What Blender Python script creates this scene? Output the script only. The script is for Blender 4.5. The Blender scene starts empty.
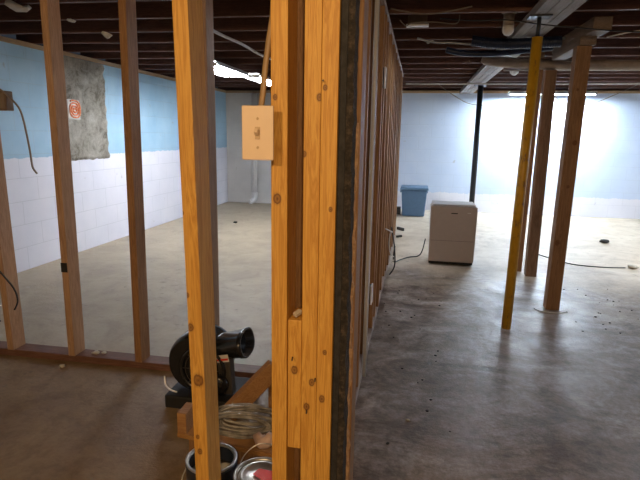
import bpy, bmesh, math, random
from mathutils import Vector, Matrix, noise
random.seed(7)
S = bpy.context.scene
COL = S.collection

# ---------------------------------------------------------------- camera
F_PX = 507.07
yaw, pitch, roll = -0.184895, 0.203017, 0.0166938
fwd = Vector((math.sin(yaw)*math.cos(pitch), math.cos(yaw)*math.cos(pitch), -math.sin(pitch)))
rgt = Vector((math.cos(yaw), -math.sin(yaw), 0))
upv = rgt.cross(fwd)
r2 = rgt*math.cos(roll) + upv*math.sin(roll)
u2 = upv*math.cos(roll) - rgt*math.sin(roll)
cd = bpy.data.cameras.new('camera'); cam = bpy.data.objects.new('camera', cd); COL.objects.link(cam)
M = Matrix((r2, u2, -fwd)).transposed().to_4x4(); M.translation = (0, 0, 1.22)
cam.matrix_world = M
cd.sensor_width = 36; cd.lens = F_PX*36/640; cd.clip_start = 0.02
S.camera = cam
# ---------------------------------------------------------------- world, exposure, lights
w = bpy.data.worlds.new('world'); S.world = w; w.use_nodes = True
w.node_tree.nodes['Background'].inputs[0].default_value = (0.6, 0.7, 0.9, 1)
w.node_tree.nodes['Background'].inputs[1].default_value = 0.02
S.view_settings.view_transform = 'Standard'; S.view_settings.look = 'None'
S.view_settings.gamma = 1; S.view_settings.use_curve_mapping = False
S.view_settings.exposure = 0.9
TUBE_LEFT, TUBE_RIGHT = 26.0, 260.0

def lamp(name, kind, loc, energy, color, rot=(0, 0, 0), **kw):
    d = bpy.data.lights.new(name, kind); d.energy = energy; d.color = color
    for k, v in kw.items(): setattr(d, k, v)
    o = bpy.data.objects.new(name, d); COL.objects.link(o); o.location = loc; o.rotation_euler = rot
    return o
# warm bulb hanging in the near room, just behind the photographer
lamp('warm_near_light', 'POINT', (0.25, -0.85, 1.80), 36, (1.0, 0.66, 0.33), shadow_soft_size=0.05)
lamp('warm_near_light', 'POINT', (-0.70, -0.9, 1.80), 36, (1.0, 0.68, 0.36), shadow_soft_size=0.05)  # second warm light, added to reach the left floor and stud fronts
# cool fill light added to brighten the right hand room, right of the frame
lamp('right_fill_light', 'AREA', (3.6, 5.0, 1.90), 60, (0.82, 0.9, 1.0), shape='RECTANGLE', size=0.15, size_y=1.2)

# ---------------------------------------------------------------- materials
def lin(c): return tuple(((x/12.92) if x <= .04045 else ((x+.055)/1.055)**2.4) for x in c)
class NT:
    def __init__(s, name):
        s.m = bpy.data.materials.new(name); s.m.use_nodes = True; s.t = s.m.node_tree
        s.b = s.t.nodes['Principled BSDF']
    def n(s, typ, **kw):
        x = s.t.nodes.new(typ)
        for k, v in kw.items():
            if hasattr(x, k): setattr(x, k, v)
        return x
    def l(s, a, b): s.t.links.new(a, b)
    def val(s, node, **kw):
        for k, v in kw.items(): node.inputs[k.replace('_', ' ')].default_value = v
        return node
    def coord(s, scale=(1, 1, 1), rnd=False, rot=(0, 0, 0)):
        tc = s.n('ShaderNodeTexCoord'); mp = s.n('ShaderNodeMapping'); mp.inputs['Scale'].default_value = scale
        mp.inputs['Rotation'].default_value = rot
        s.l(tc.outputs['Object'], mp.inputs['Vector'])
        if rnd:
            oi = s.n('ShaderNodeObjectInfo'); mu = s.n('ShaderNodeVectorMath'); mu.operation = 'SCALE'
            cb = s.n('ShaderNodeCombineXYZ')
            for i in range(3): s.l(oi.outputs['Random'], cb.inputs[i])
            s.l(cb.outputs[0], mu.inputs[0]); mu.inputs['Scale'].default_value = 37.0
            s.l(mu.outputs[0], mp.inputs['Location'])
        return mp.outputs[0]
    def noise(s, vec, scale, detail=4, rough=.55, dist=0.):
        x = s.n('ShaderNodeTexNoise'); s.l(vec, x.inputs['Vector'])
        x.inputs['Scale'].default_value = scale; x.inputs['Detail'].default_value = detail
        x.inputs['Roughness'].default_value = rough; x.inputs['Distortion'].default_value = dist
        return x.outputs['Fac']
    def ramp(s, fac, stops, interp='LINEAR'):
        x = s.n('ShaderNodeValToRGB'); s.l(fac, x.inputs[0]); e = x.color_ramp.elements; x.color_ramp.interpolation = interp
        while len(e) < len(stops): e.new(0.5)
        for i, (p, c) in enumerate(stops):
            e[i].position = p; e[i].color = tuple(c)+(1,) if len(c) == 3 else c
        return x.outputs['Color']
    def mix(s, fac, a, b, mode='MIX'):
        x = s.n('ShaderNodeMix'); x.data_type = 'RGBA'; x.blend_type = mode
        for inp, v in ((x.inputs[0], fac), (x.inputs[6], a), (x.inputs[7], b)):
            if hasattr(v, 'is_linked') or hasattr(v, 'links'): s.l(v, inp)
            elif isinstance(v, (int, float)): inp.default_value = v
            else: inp.default_value = tuple(v)+(1,) if len(v) == 3 else v
        return x.outputs[2]
    def math(s, op, a, b=0., c=0., clamp=False):
        x = s.n('ShaderNodeMath'); x.operation = op; x.use_clamp = clamp
        for i, v in enumerate((a, b, c)):
            if hasattr(v, 'links'): s.l(v, x.inputs[i])
            else: x.inputs[i].default_value = v
        return x.outputs[0]
    def bump(s, h, strength=.3, dist=.01):
        x = s.n('ShaderNodeBump'); x.inputs['Strength'].default_value = strength; x.inputs['Distance'].default_value = dist
        s.l(h, x.inputs['Height']); s.l(x.outputs[0], s.b.inputs['Normal'])
    def col(s, c):
        if hasattr(c, 'links'): s.l(c, s.b.inputs['Base Color'])
        else: s.b.inputs['Base Color'].default_value = tuple(c)+(1,)
    def rough(s, r):
        if hasattr(r, 'links'): s.l(r, s.b.inputs['Roughness'])
        else: s.b.inputs['Roughness'].default_value = r

def plain(name, c, rough=.5, metal=0., var=.12, scale=25, bump=0.0, coat=0.):
    k = NT(name); v = k.coord(rnd=True); f = k.noise(v, scale, 5)
    a = tuple(x*(1-var) for x in c); b = tuple(min(1, x*(1+var)) for x in c)
    k.col(k.ramp(f, [(.3, a), (.7, b)])); k.rough(rough); k.b.inputs['Metallic'].default_value = metal
    k.b.inputs['Coat Weight'].default_value = coat
    if bump: k.bump(f, bump, .003)
    return k.m

def wood(name, light, dark, axis=2, rough=.6, knots=(), grime=0.25, knotc=(.10, .03, .01), fine=1.0):
    """sawn lumber: long grain along an axis, darker growth lines, knots at given local points (x,y,z,r)"""
    k = NT(name)
    sc = [9*fine, 9*fine, 9*fine]; sc[axis] = .45
    v = k.coord(tuple(sc), rnd=True)
    dis = k.noise(k.coord((2, 2, 2), rnd=True), 1.5, 3)
    f1 = k.noise(v, 5.0, 6, .62, 1.2)
    sc2 = [60, 60, 60]; sc2[axis] = 1.5
    f2 = k.noise(k.coord(tuple(sc2), rnd=True), 3.0, 3, .6)
    wv = k.math('ADD', k.math('MULTIPLY', f1, 6.0), k.math('MULTIPLY', dis, 1.5))
    rings = k.math('PINGPONG', wv, .5)
    c = k.ramp(rings, [(.0, dark), (.22, tuple((a+b)/2 for a, b in zip(light, dark))), (.5, light), (1., light)])
    c = k.mix(k.math('MULTIPLY', f2, .35), c, dark)
    g = k.ramp(k.noise(k.coord((6, 6, 1.6) if axis == 2 else (3, 3, 3), rnd=True), 1.6, 5, .7), [(.45, (0, 0, 0)), (.8, (1, 1, 1))])
    c = k.mix(k.math('MULTIPLY', g, grime), c, tuple(x*.3 for x in dark))
    if knots:
        tc = k.n('ShaderNodeTexCoord')
        for (x, y, z, r) in knots:
            mp = k.n('ShaderNodeMapping'); mp.vector_type = 'POINT'
            s3 = [1/r]*3; s3[axis] = .75/r
            mp.inputs['Scale'].default_value = s3
            mp.inputs['Location'].default_value = (-x*s3[0], -y*s3[1], -z*s3[2])
            k.l(tc.outputs['Object'], mp.inputs['Vector'])
            ln = k.n('ShaderNodeVectorMath'); ln.operation = 'LENGTH'; k.l(mp.outputs[0], ln.inputs[0])
            d = k.math('ADD', ln.outputs['Value'], k.math('MULTIPLY', k.math('SUBTRACT', f2, .5), .5))
            c = k.mix(k.ramp(d, [(0., (.95,)*3), (.35, (.55,)*3), (.62, (.9,)*3), (.74, (.25,)*3), (1., (0,)*3)]), c, knotc)
    k.col(c); k.rough(rough)
    k.bump(k.math('ADD', f2, k.math('MULTIPLY', rings, .6)), .22, .002)
    return k.m

OR_L, OR_D = (.72, .41, .085), (.50, .235, .035)
BR_L, BR_D = (.42, .24, .105), (.24, .12, .048)
m_orange = wood('yellow_pine', OR_L, OR_D, grime=.08)
m_brown = wood('aged_pine', BR_L, BR_D, grime=.3)
m_brown2 = wood('darker_aged_pine', (.36, .195, .085), (.22, .105, .042), grime=.4)
m_greystud = wood('sidelit_pine', (.54, .345, .21), (.36, .205, .11), grime=.3)  # cool grey side light on the left studs put into the wood colour
m_plate = wood('sole_plate_wood', (.20, .10, .065), (.12, .05, .03), axis=0, grime=.5)
m_plate_y = wood('plate_wood', (.40, .32, .27), (.28, .20, .16), axis=1, grime=.4)
m_sill = wood('sill_wood', (.46, .33, .20), (.33, .22, .12), axis=1, grime=.3)
m_joist = wood('dark_joist_wood', (.15, .066, .046), (.08, .033, .023), axis=0, grime=.4, rough=.7)
m_girder = wood('weathered_grey_beam_wood', (.33, .30, .28), (.2, .175, .16), axis=1, grime=.3)
m_deck = wood('subfloor_wood', (.07, .04, .032), (.045, .025, .02), axis=1, rough=.8)
m_block_end = wood('header_wood', (.22, .165, .13), (.14, .10, .075), axis=1, grime=.4)

def block_wall(name, axis, blue):
    """painted concrete block; axis = horizontal world axis of the wall"""
    k = NT(name); tc = k.n('ShaderNodeTexCoord'); sp = k.n('ShaderNodeSeparateXYZ'); k.l(tc.outputs['Object'], sp.inputs[0])
    cb = k.n('ShaderNodeCombineXYZ'); k.l(sp.outputs[axis], cb.inputs[0]); k.l(sp.outputs[2], cb.inputs[1])
    br = k.n('ShaderNodeTexBrick'); k.l(cb.outputs[0], br.inputs['Vector'])
    br.offset = .5; br.squash = 1
    k.val(br, Scale=1.0, Mortar_Size=.0045, Mortar_Smooth=.4, Brick_Width=.406, Row_Height=.2032, Bias=0.)
    vec = tc.outputs['Object']
    n1 = k.noise(vec, 2.2, 5, .6); n2 = k.noise(vec, 28, 4, .6); n3 = k.noise(vec, 9, 6, .7)
    white = k.ramp(n1, [(.3, (.70, .72, .82)), (.7, (.79, .80, .88))])
    if blue:
        bl = k.ramp(n1, [(.3, (.29, .49, .67)), (.7, (.39, .59, .74))])
        edge = k.math('ADD', sp.outputs[2], k.math('MULTIPLY', k.math('SUBTRACT', n3, .5), .05))
        f = k.math('GREATER_THAN', edge, blue)
        base = k.mix(f, white, bl)
        # dark wet runs under the sill
        dv = k.n('ShaderNodeMapping'); dv.inputs['Scale'].default_value = (9, 9, 1.1); k.l(vec, dv.inputs['Vector'])
        dn = k.ramp(k.noise(dv.outputs[0], 1.6, 5, .75), [(.62, (0, 0, 0)), (.72, (1, 1, 1))])
        top = k.math('MULTIPLY', k.math('SUBTRACT', sp.outputs[2], 1.35), 1.6, clamp=True)
        base = k.mix(k.math('MULTIPLY', dn, k.math('MULTIPLY', top, .55)), base, (.10, .12, .14))
    elif name.startswith('bare'):
        base = k.ramp(n1, [(.3, (.46, .47, .47)), (.7, (.58, .585, .58))])
    else:
        bl = k.ramp(n1, [(.3, (.47, .61, .82)), (.7, (.55, .67, .85))])
        edge = k.math('ADD', sp.outputs[2], k.math('MULTIPLY', k.math('SUBTRACT', n3, .5), .1))
        base = k.mix(k.math('MULTIPLY', k.math('GREATER_THAN', edge, .31), .8), white, bl)
    mort = k.math('MULTIPLY', br.outputs['Fac'], .24 if blue else .16)
    base = k.mix(mort, base, (.34, .38, .42))
    specks = k.ramp(n3, [(.655, (0, 0, 0)), (.72, (1, 1, 1))])
    base = k.mix(k.math('MULTIPLY', specks, .45), base, (.30, .27, .23))
    k.col(base); k.rough(.62)
    k.bump(k.math('SUBTRACT', k.math('MULTIPLY', n2, .35), k.math('MULTIPLY', br.outputs['Fac'], .8 if blue else .5)), .35, .005)
    return k.m
m_wall_left = block_wall('painted_block_left', 1, .985)
m_wall_back = block_wall('painted_block_back', 0, 0)
m_wall_grey = block_wall('bare_block_back', 0, 0)

def floor_mat():
    k = NT('basement_concrete'); tc = k.n('ShaderNodeTexCoord'); vec = tc.outputs['Object']
    sp = k.n('ShaderNodeSeparateXYZ'); k.l(vec, sp.inputs[0]); X, Y = sp.outputs[0], sp.outputs[1]
    n1 = k.noise(vec, .9, 6, .6, .6); n2 = k.noise(vec, 3.1, 8, .68, .8); n3 = k.noise(vec, 14, 8, .72); n4 = k.noise(vec, 70, 4, .7)
    n5 = k.noise(vec, 1.7, 6, .7, 1.5)
    pale_slab = k.ramp(n2, [(.3, (.38, .30, .20)), (.5, (.55, .46, .35)), (.7, (.66, .59, .48))])
    sm = k.n('ShaderNodeMapping'); sm.inputs['Rotation'].default_value = (0, 0, .5); sm.inputs['Scale'].default_value = (1, 1.7, 1); k.l(vec, sm.inputs['Vector'])
    n6 = k.noise(sm.outputs[0], 1.5, 8, .7, 1.8)
    dark_slab = k.ramp(n6, [(.36, (.15, .10, .068)), (.45, (.26, .195, .15)), (.53, (.40, .33, .285)), (.62, (.52, .455, .41)), (.75, (.62, .56, .52))])
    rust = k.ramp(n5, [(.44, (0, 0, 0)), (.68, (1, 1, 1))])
    dark_slab = k.mix(k.math('MULTIPLY', rust, .65), dark_slab, (.17, .105, .062))
    dark_slab = k.mix(.75, dark_slab, k.ramp(n3, [(.36, (.28, .24, .20)), (.6, (1., 1., 1.))]), 'MULTIPLY')
    dark_slab = k.mix(.5, dark_slab, k.ramp(k.noise(vec, 38, 6, .75), [(.4, (.35, .32, .30)), (.6, (1., 1., 1.))]), 'MULTIPLY')
    # darker, browner slab tone: the near part of the right hand room, ragged edge about five metres in
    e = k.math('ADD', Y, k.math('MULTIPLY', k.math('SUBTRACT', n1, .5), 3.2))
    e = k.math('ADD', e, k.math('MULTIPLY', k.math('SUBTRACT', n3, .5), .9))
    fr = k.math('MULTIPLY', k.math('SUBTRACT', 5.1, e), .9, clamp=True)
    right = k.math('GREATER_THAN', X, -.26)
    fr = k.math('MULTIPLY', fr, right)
    # browner front slab of the near room left of the partition
    lf = k.math('MULTIPLY', k.math('LESS_THAN', X, -.26), k.math('LESS_THAN', Y, 2.3))
    mid = k.ramp(n2, [(.25, (.21, .165, .11)), (.5, (.32, .265, .185)), (.8, (.41, .35, .26))])
    pale_slab = k.mix(k.math('MULTIPLY', k.math('LESS_THAN', X, -.26), .8), pale_slab, mid)
    front = k.ramp(n2, [(.3, (.20, .135, .072)), (.55, (.28, .20, .115)), (.8, (.35, .265, .165))])
    front = k.mix(.5, front, k.ramp(n3, [(.38, (.45, .40, .36)), (.58, (1., 1., 1.))]), 'MULTIPLY')
    c = k.mix(fr, pale_slab, dark_slab)
    c = k.mix(lf, c, front)
    # scattered dirt and dust
    dirt = k.ramp(n3, [(.56, (0, 0, 0)), (.68, (1, 1, 1))])
    reg = k.ramp(n1, [(.42, (.15,)*3), (.62, (1,)*3)])
    c = k.mix(k.math('MULTIPLY', k.math('MULTIPLY', dirt, reg), .75), c, (.07, .052, .04))
    spk = k.ramp(n4, [(.66, (0, 0, 0)), (.72, (1, 1, 1))])
    c = k.mix(k.math('MULTIPLY', spk, .35), c, (.08, .06, .05))
    wh = k.ramp(k.noise(vec, 5.3, 8, .75, 1.0), [(.6, (0, 0, 0)), (.75, (1, 1, 1))])
    c = k.mix(k.math('MULTIPLY', wh, k.math('SUBTRACT', .35, k.math('MULTIPLY', lf, .3))), c, (.6, .57, .55))
    k.col(c)
    r = k.ramp(n2, [(.3, (.42,)*3), (.7, (.62,)*3)])
    rl = k.ramp(n5, [(.35, (.30,)*3), (.65, (.55,)*3)])
    k.rough(k.mix(fr, r, rl))
    k.bump(k.math('ADD', k.math('ADD', n3, k.math('MULTIPLY', n4, .45)), k.math('MULTIPLY', k.math('ADD', n2, n6), .8)), .3, .010)
    return k.m
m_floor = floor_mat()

m_black = plain('black_gloss_plastic', (.012, .013, .016), .22, coat=.3)
m_blackmatt = plain('black_matt', (.012, .012, .013), .7)
m_motor = plain('dark_grey_metal', (.10, .09, .08), .4, metal=.6)
m_steel = plain('black_painted_steel', (.015, .02, .03), .4)
m_chrome = plain('bright_rim_metal', (.62, .60, .56), .28, metal=.9)
m_white = plain('white_plastic', (.75, .76, .76), .4, var=.05)
m_porcelain = plain('white_porcelain', (.72, .70, .66), .25, var=.05)
m_shade = plain('tan_lamp_neck', (.36, .30, .24), .4)
m_ivory = plain('ivory_switch_plate', (.74, .57, .40), .45, var=.03)
m_toggle = plain('ivory_toggle', (.52, .37, .22), .4, var=.03)
m_dehum = plain('shaded_front_plastic', (.50, .43, .39), .5, var=.03)  # front panel: brownish backlit shade put into the plastic colour
m_dehumtop = plain('light_grey_plastic', (.62, .62, .64), .45, var=.03)
m_dehumline = plain('seam_dark', (.12, .10, .09), .6)
m_tote = plain('blue_tote_plastic', (.085, .165, .28), .45, var=.06)
m_totelid = plain('blue_tote_lid', (.11, .205, .34), .45, var=.06)
m_wire = plain('white_cable', (.55, .53, .50), .5)
m_romex = plain('tan_cable_sheath', (.30, .19, .09), .5)
m_greyromex = plain('grey_brown_cable_sheath', (.20, .155, .12), .5)
m_bcable = plain('black_cable', (.012, .012, .015), .45)
m_bluewrap = plain('dark_blue_foil_wrap', (.010, .022, .065), .4, metal=.2, bump=.6, scale=40)
m_silver = plain('silver_foil', (.32, .36, .42), .35, metal=.6, bump=.5, scale=50)
m_felt = plain('black_tarred_felt', (.022, .021, .022), .85, var=.5, scale=60, bump=.8)
m_pvc = plain('white_pvc', (.62, .63, .64), .4, var=.04)
m_tubewhite = plain('pale_conduit', (.50, .47, .45), .5)
m_red = plain('red_label', (.62, .03, .015), .5)
m_label = plain('white_label', (.6, .57, .52), .5, var=.05)
m_redbox = plain('red_fabric', (.10, .012, .014), .7)
m_debris = plain('pale_scrap', (.5, .45, .36), .8)
m_darkscrap = plain('dark_scrap', (.03, .028, .026), .8)
m_plasticbag = plain('grey_clear_hose', (.30, .28, .25), .18, var=.45)
m_pink = plain('pinkish_tape', (.60, .42, .34), .5)
m_paint_in = plain('dried_paint_skin', (.45, .40, .34), .35)
m_box = plain('brown_junction_box', (.15, .10, .07), .5)

def rough_mortar():
    k = NT('crumbly_mortar'); v = k.coord(rnd=True); a = k.noise(v, 45, 8, .75); b = k.noise(v, 9, 5)
    k.col(k.ramp(a, [(.35, (.012, .011, .010)), (.5, (.03, .024, .02)), (.68, (.10, .075, .058))])); k.rough(.9)
    k.bump(k.math('ADD', a, b), 1., .01); return k.m
m_mortar = rough_mortar()
def cement():
    k = NT('grey_cement_patch'); v = k.coord(); a = k.noise(v, 6, 8, .78, .4); b = k.noise(v, 30, 6, .75)
    c = k.ramp(a, [(.36, (.24, .215, .17)), (.47, (.50, .47, .40)), (.56, (.64, .61, .54)), (.68, (.85, .83, .78))])
    c = k.mix(k.ramp(b, [(.62, (0, 0, 0)), (.72, (.8,)*3)]), c, (.10, .085, .07))
    k.col(c); k.rough(.9); k.bump(k.math('ADD', a, k.math('MULTIPLY', b, .5)), .5, .012); return k.m
m_cement = cement()
def yellow_paint():
    k = NT('worn_yellow_paint'); v = k.coord((1, 1, .4)); a = k.noise(v, 30, 6, .7)
    k.col(k.ramp(a, [(.34, (.16, .09, .04)), (.45, (.50, .28, .015)), (.8, (.62, .36, .02))])); k.rough(.45); return k.m
m_yellow = yellow_paint()
def orange_rope():
    k = NT('orange_and_white_rope'); v = k.coord(); a = k.noise(v, 60, 3)
    k.col(k.ramp(a, [(.4, (.85, .20, .06)), (.6, (.95, .50, .32))])); k.rough(.6); return k.m
m_orangerope = orange_rope()
def emis(name, c, s):
    k = NT(name); k.col((.9, .9, .9)); k.b.inputs['Emission Color'].default_value = tuple(c)+(1,)
    k.b.inputs['Emission Strength'].default_value = s; return k.m
m_tube_l = emis('lit_tube_left', (.93, .95, 1.0), TUBE_LEFT)
m_tube_fill = emis('fill_tube_middle', (.93, .95, 1.0), 11.0)  # emission of the added fill lamp behind the corner studs
m_tube_r = emis('lit_tube_right', (.80, .91, 1.0), TUBE_RIGHT)
m_plasterchunk = plain('pale_broken_plaster', (.50, .32, .19), .9, var=.3, scale=80, bump=.6)

# ---------------------------------------------------------------- mesh helpers (all in world coordinates)
def box(bm, x0, x1, y0, y1, z0, z1, bev=0.0, top=None):
    b2 = bmesh.new(); bmesh.ops.create_cube(b2, size=1)
    for v in b2.verts:
        v.co = Vector((x0+(v.co.x+.5)*(x1-x0), y0+(v.co.y+.5)*(y1-y0), z0+(v.co.z+.5)*(z1-z0)))
    if bev: bmesh.ops.bevel(b2, geom=b2.edges[:], offset=bev, segments=2, affect='EDGES', profile=.6)
    merge(bm, b2); return bm
def merge(bm, b2):
    me = bpy.data.meshes.new('t'); b2.to_mesh(me); b2.free(); bm.from_mesh(me); bpy.data.meshes.remove(me)
def lumber(bm, p0, p1, wx, wy, bev=.0025, side=(1, 0, 0), wob=0.0):
    """a board from p0 to p1 (centres of the end faces), section wx (along side) by wy"""
    p0, p1 = Vector(p0), Vector(p1); d = (p1-p0); L = d.length; d.normalize()
    s = Vector(side); s = (s-d*s.dot(d)).normalized(); t = d.cross(s)
    b2 = bmesh.new(); bmesh.ops.create_cube(b2, size=1)
    for v in b2.verts: v.co = Vector((v.co.x*wx, v.co.y*wy, v.co.z*L))
    bmesh.ops.bevel(b2, geom=b2.edges[:], offset=bev, segments=2, affect='EDGES', profile=.6)
    if wob:
        long = [e for e in b2.edges if abs((e.verts[0].co-e.verts[1].co).z) > L*.8]
        bmesh.ops.subdivide_edges(b2, edges=long, cuts=7)
        ph = random.random()*9
        for v in b2.verts:
            q = math.sin(math.pi*(v.co.z/L+.5))
            v.co.x += wob*q*math.sin(ph); v.co.y += wob*.6*q*math.cos(ph*1.7)
    m = p0+(p1-p0)/2
    for v in b2.verts: v.co = m + s*v.co.x + t*v.co.y + d*v.co.z
    merge(bm, b2); return bm
def smooth_pts(pts, n=6):
    P = [Vector(p) for p in pts]; out = []
    for i in range(len(P)-1):
        a = P[max(i-1, 0)]; b = P[i]; c = P[i+1]; d = P[min(i+2, len(P)-1)]
        for j in range(n):
            t = j/n
            out.append(.5*((2*b)+(c-a)*t+(2*a-5*b+4*c-d)*t*t+(3*b-a-3*c+d)*t**3))
    out.append(P[-1]); return out
def tube(bm, pts, r, seg=10, smooth=6, cap=True, rf=None, squash=1.0):
    P = smooth_pts(pts, smooth) if smooth else [Vector(p) for p in pts]
    rings = []; up = Vector((0, 0, 1)); prev = None
    for i, p in enumerate(P):
        t = (P[min(i+1, len(P)-1)]-P[max(i-1, 0)]).normalized()
        if prev is None:
            a = t.cross(up if abs(t.z) < .9 else Vector((1, 0, 0))).normalized()
        else:
            a = (prev-t*prev.dot(t)).normalized()
        prev = a; b = t.cross(a); rr = rf(i/(len(P)-1))*r if rf else r
        rings.append([bm.verts.new(p+(a*math.cos(2*math.pi*k/seg)+b*math.sin(2*math.pi*k/seg)*squash)*rr) for k in range(seg)])
    for i in range(len(rings)-1):
        for k in range(seg):
            f = bm.faces.new((rings[i][k], rings[i][(k+1) % seg], rings[i+1][(k+1) % seg], rings[i+1][k])); f.smooth = True
    if cap:
        bm.faces.new(rings[0][::-1]); bm.faces.new(rings[-1])
    return bm
def lathe(bm, prof, origin, axis=(0, 0, 1), seg=32):
    """prof: list of (radius, height)"""
    ax = Vector(axis).normalized(); a = ax.orthogonal().normalized(); b = ax.cross(a); o = Vector(origin); R = []
    for r, h in prof:
        if r < 1e-6: R.append([bm.verts.new(o+ax*h)])
        else: R.append([bm.verts.new(o+ax*h+(a*math.cos(2*math.pi*k/seg)+b*math.sin(2*math.pi*k/seg))*r) for k in range(seg)])
    for i in range(len(R)-1):
        A, B = R[i], R[i+1]
        for k in range(seg):
            if len(A) == 1 and len(B) == 1: continue
            if len(A) == 1: f = bm.faces.new((A[0], B[k], B[(k+1) % seg]))
            elif len(B) == 1: f = bm.faces.new((A[k], A[(k+1) % seg], B[0]))
            else: f = bm.faces.new((A[k], A[(k+1) % seg], B[(k+1) % seg], B[k]))
            f.smooth = True
    return bm
def nb(): return bmesh.new()
def wloc(o):
    p = Vector((0, 0, 0))
    while o is not None: p += o.location; o = o.parent
    return p
def obj(name, bm, mat, parent=None, loc=None, label=None):
    """link bm as one mesh; loc = world origin of the object"""
    base = Vector(loc) if loc is not None else (wloc(parent) if parent is not None else Vector((0, 0, 0)))
    bmesh.ops.recalc_face_normals(bm, faces=bm.faces[:])
    for v in bm.verts: v.co -= base
    me = bpy.data.meshes.new(name); bm.to_mesh(me); bm.free(); me.materials.append(mat)
    o = bpy.data.objects.new(name, me); COL.objects.link(o)
    if parent is not None:
        o.parent = parent; o.location = base - wloc(parent)
    else: o.location = base
    if label: o['label'] = label
    return o
def tag(o, label, cat, group=None):
    o['label'] = label; o['category'] = cat
    if group: o['group'] = group
    return o
def thing(name, label, cat, loc, group=None):
    o = bpy.data.objects.new(name, None); COL.objects.link(o); o.location = loc; o.empty_display_size = .1
    return tag(o, label, cat, group)
def struct(name, bm, mat, parent=None):
    o = obj(name, bm, mat, parent)
    if parent is None: o['kind'] = 'structure'
    return o

# ================================================================= THE ROOM
XL, YB, ZT = -3.38, 8.80, 1.97     # left wall face, back wall face, underside of joists
XR, YN = 5.2, -2.6
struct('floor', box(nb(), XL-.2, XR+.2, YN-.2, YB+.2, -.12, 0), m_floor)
wl = struct('wall_left', box(nb(), XL-.2, XL, YN-.2, YB+.2, 0, 1.93), m_wall_left)
struct('wall_back', box(nb(), -1.9, XR+.2, YB, YB+.2, 0, 1.93), m_wall_back)
struct('wall_back_left', box(nb(), XL, -1.9, YB, YB+.2, 0, 1.93), m_wall_grey)
struct('wall_right', box(nb(), XR, XR+.2, YN-.2, YB, 0, 1.93), m_wall_back)
struct('wall_front', box(nb(), XL, XR, YN-.2, YN, 0, 1.93), m_wall_grey)
ceil = struct('ceiling', box(nb(), XL-.2, XR+.2, YN-.2, YB+.2, 2.19, 2.22), m_deck)
struct('trim_1', box(nb(), XL-.17, XL+.012, YN-.2, YB+.2, 1.93, 1.97, .003), m_sill)
struct('trim_2', box(nb(), XL+.013, XR+.2, YB-.01, YB+.14, 1.93, 1.97, .003), m_sill)
struct('trim_3', box(nb(), XL-.2, XR+.2, YB+.14, YB+.18, 1.97, 2.19), m_joist)
yj = 3.42 - .44*13; n = 0
while yj < YB-.2:
    dz = random.uniform(-.003, .003)
    obj('joist', lumber(nb(), (XL-.15, yj-.135+random.uniform(-.006, .006), 2.08), (XR+.1, yj+.19+random.uniform(-.006, .006), 2.08), .038, .22, side=(0, 1, 0)), m_joist, ceil)
    yj += .44
# cement patch on the left wall where a window was filled
def patch():
    bm = nb(); y0, y1, z0, z1 = 4.36, 5.19, .935, 1.925; ny, nz = 26, 30; V = []
    for i in range(nz+1):
        row = []
        for j in range(ny+1):
            y = y0+(y1-y0)*j/ny; z = z0+(z1-z0)*i/nz
            e = min(j, ny-j, i)
            nn = noise.noise(Vector((y*9, z*9, 3)))
            if j in (0, ny): y += .025*noise.noise(Vector((z*14, 1, j)))*2
            if i == 0: z += .03*noise.noise(Vector((y*14, 5, 0)))
            d = .012+.010*nn+.006*noise.noise(Vector((y*30, z*30, 8)))
            if e == 0: d = 0.0005
            row.append(bm.verts.new((XL+d, y, z)))
        V.append(row)
    for i in range(nz):
        for j in range(ny):
            f = bm.faces.new((V[i][j], V[i][j+1], V[i+1][j+1], V[i+1][j])); f.smooth = True
    bmesh.ops.solidify(bm, geom=bm.faces[:], thickness=-.004)
    return bm
obj('cement_patch', patch(), m_cement, wl, label='rough grey cement patch in the blue wall')

# ---- stud wall crossing the left side of the picture
g = thing('stud_wall', 'open stud wall crossing the left room with a dark sole plate on the concrete', 'stud wall', (-1.85, 2.305, 0))
obj('sole_plate', lumber(nb(), (XL+.02, 2.285, .0195), (-.325, 2.325, .0195), .038, .089, side=(0, 0, 1)), m_plate, g)
obj('top_plate', lumber(nb(), (XL+.02, 2.285, 1.948), (-.325, 2.325, 1.948), .038, .089, side=(0, 0, 1)), m_plate_y, g)
for xb, xt, m in ((-3.0, -3.0, m_greystud), (-2.58, -2.59, m_greystud), (-2.138, -2.160, m_greystud), (-1.767, -1.752, m_greystud), (-1.380, -1.353, m_brown2), (-.982, -.974, m_greystud), (-.60, -.60, m_brown)):
    obj('stud', lumber(nb(), (xb, 2.295+(xb+1.8)*.014, .0395), (xt, 2.295+(xt+1.8)*.014, 1.928), .038, .089, wob=.002), m, g)

# ---- long stud wall running away from the camera
g = thing('stud_wall', 'long open stud wall running back to the far wall beside the dehumidifier', 'stud wall', (-.265, 4.1, 0))
obj('sole_plate', lumber(nb(), (-.265, 1.55, .0195), (-.265, 6.5, .0195), .089, .038), m_plate_y, g)
obj('top_plate', lumber(nb(), (-.265, 1.32, 1.9505), (-.265, 6.5, 1.9505), .089, .036), m_plate_y, g)
ys = [1.86, 2.26, 2.64, 3.04, 3.46, 3.86, 4.27, 4.67, 5.08, 5.50, 5.92, 6.45]
for i, y in enumerate(ys):
    j = random.uniform(-.006, .006)
    obj('stud', lumber(nb(), (-.265+j, y, .0395), (-.265+random.uniform(-.003, .003), y+random.uniform(-.012, .012), 1.931), .089, .038, wob=.003),
        (m_brown, m_brown, m_brown2, m_brown, m_brown2)[i % 5], g)
# extra doubled studs in that wall
for y in (3.25, 4.46, 5.3, 6.2):
    obj('stud', lumber(nb(), (-.268, y, .0395), (-.266, y, 1.931), .089, .038), m_brown, g)

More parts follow.
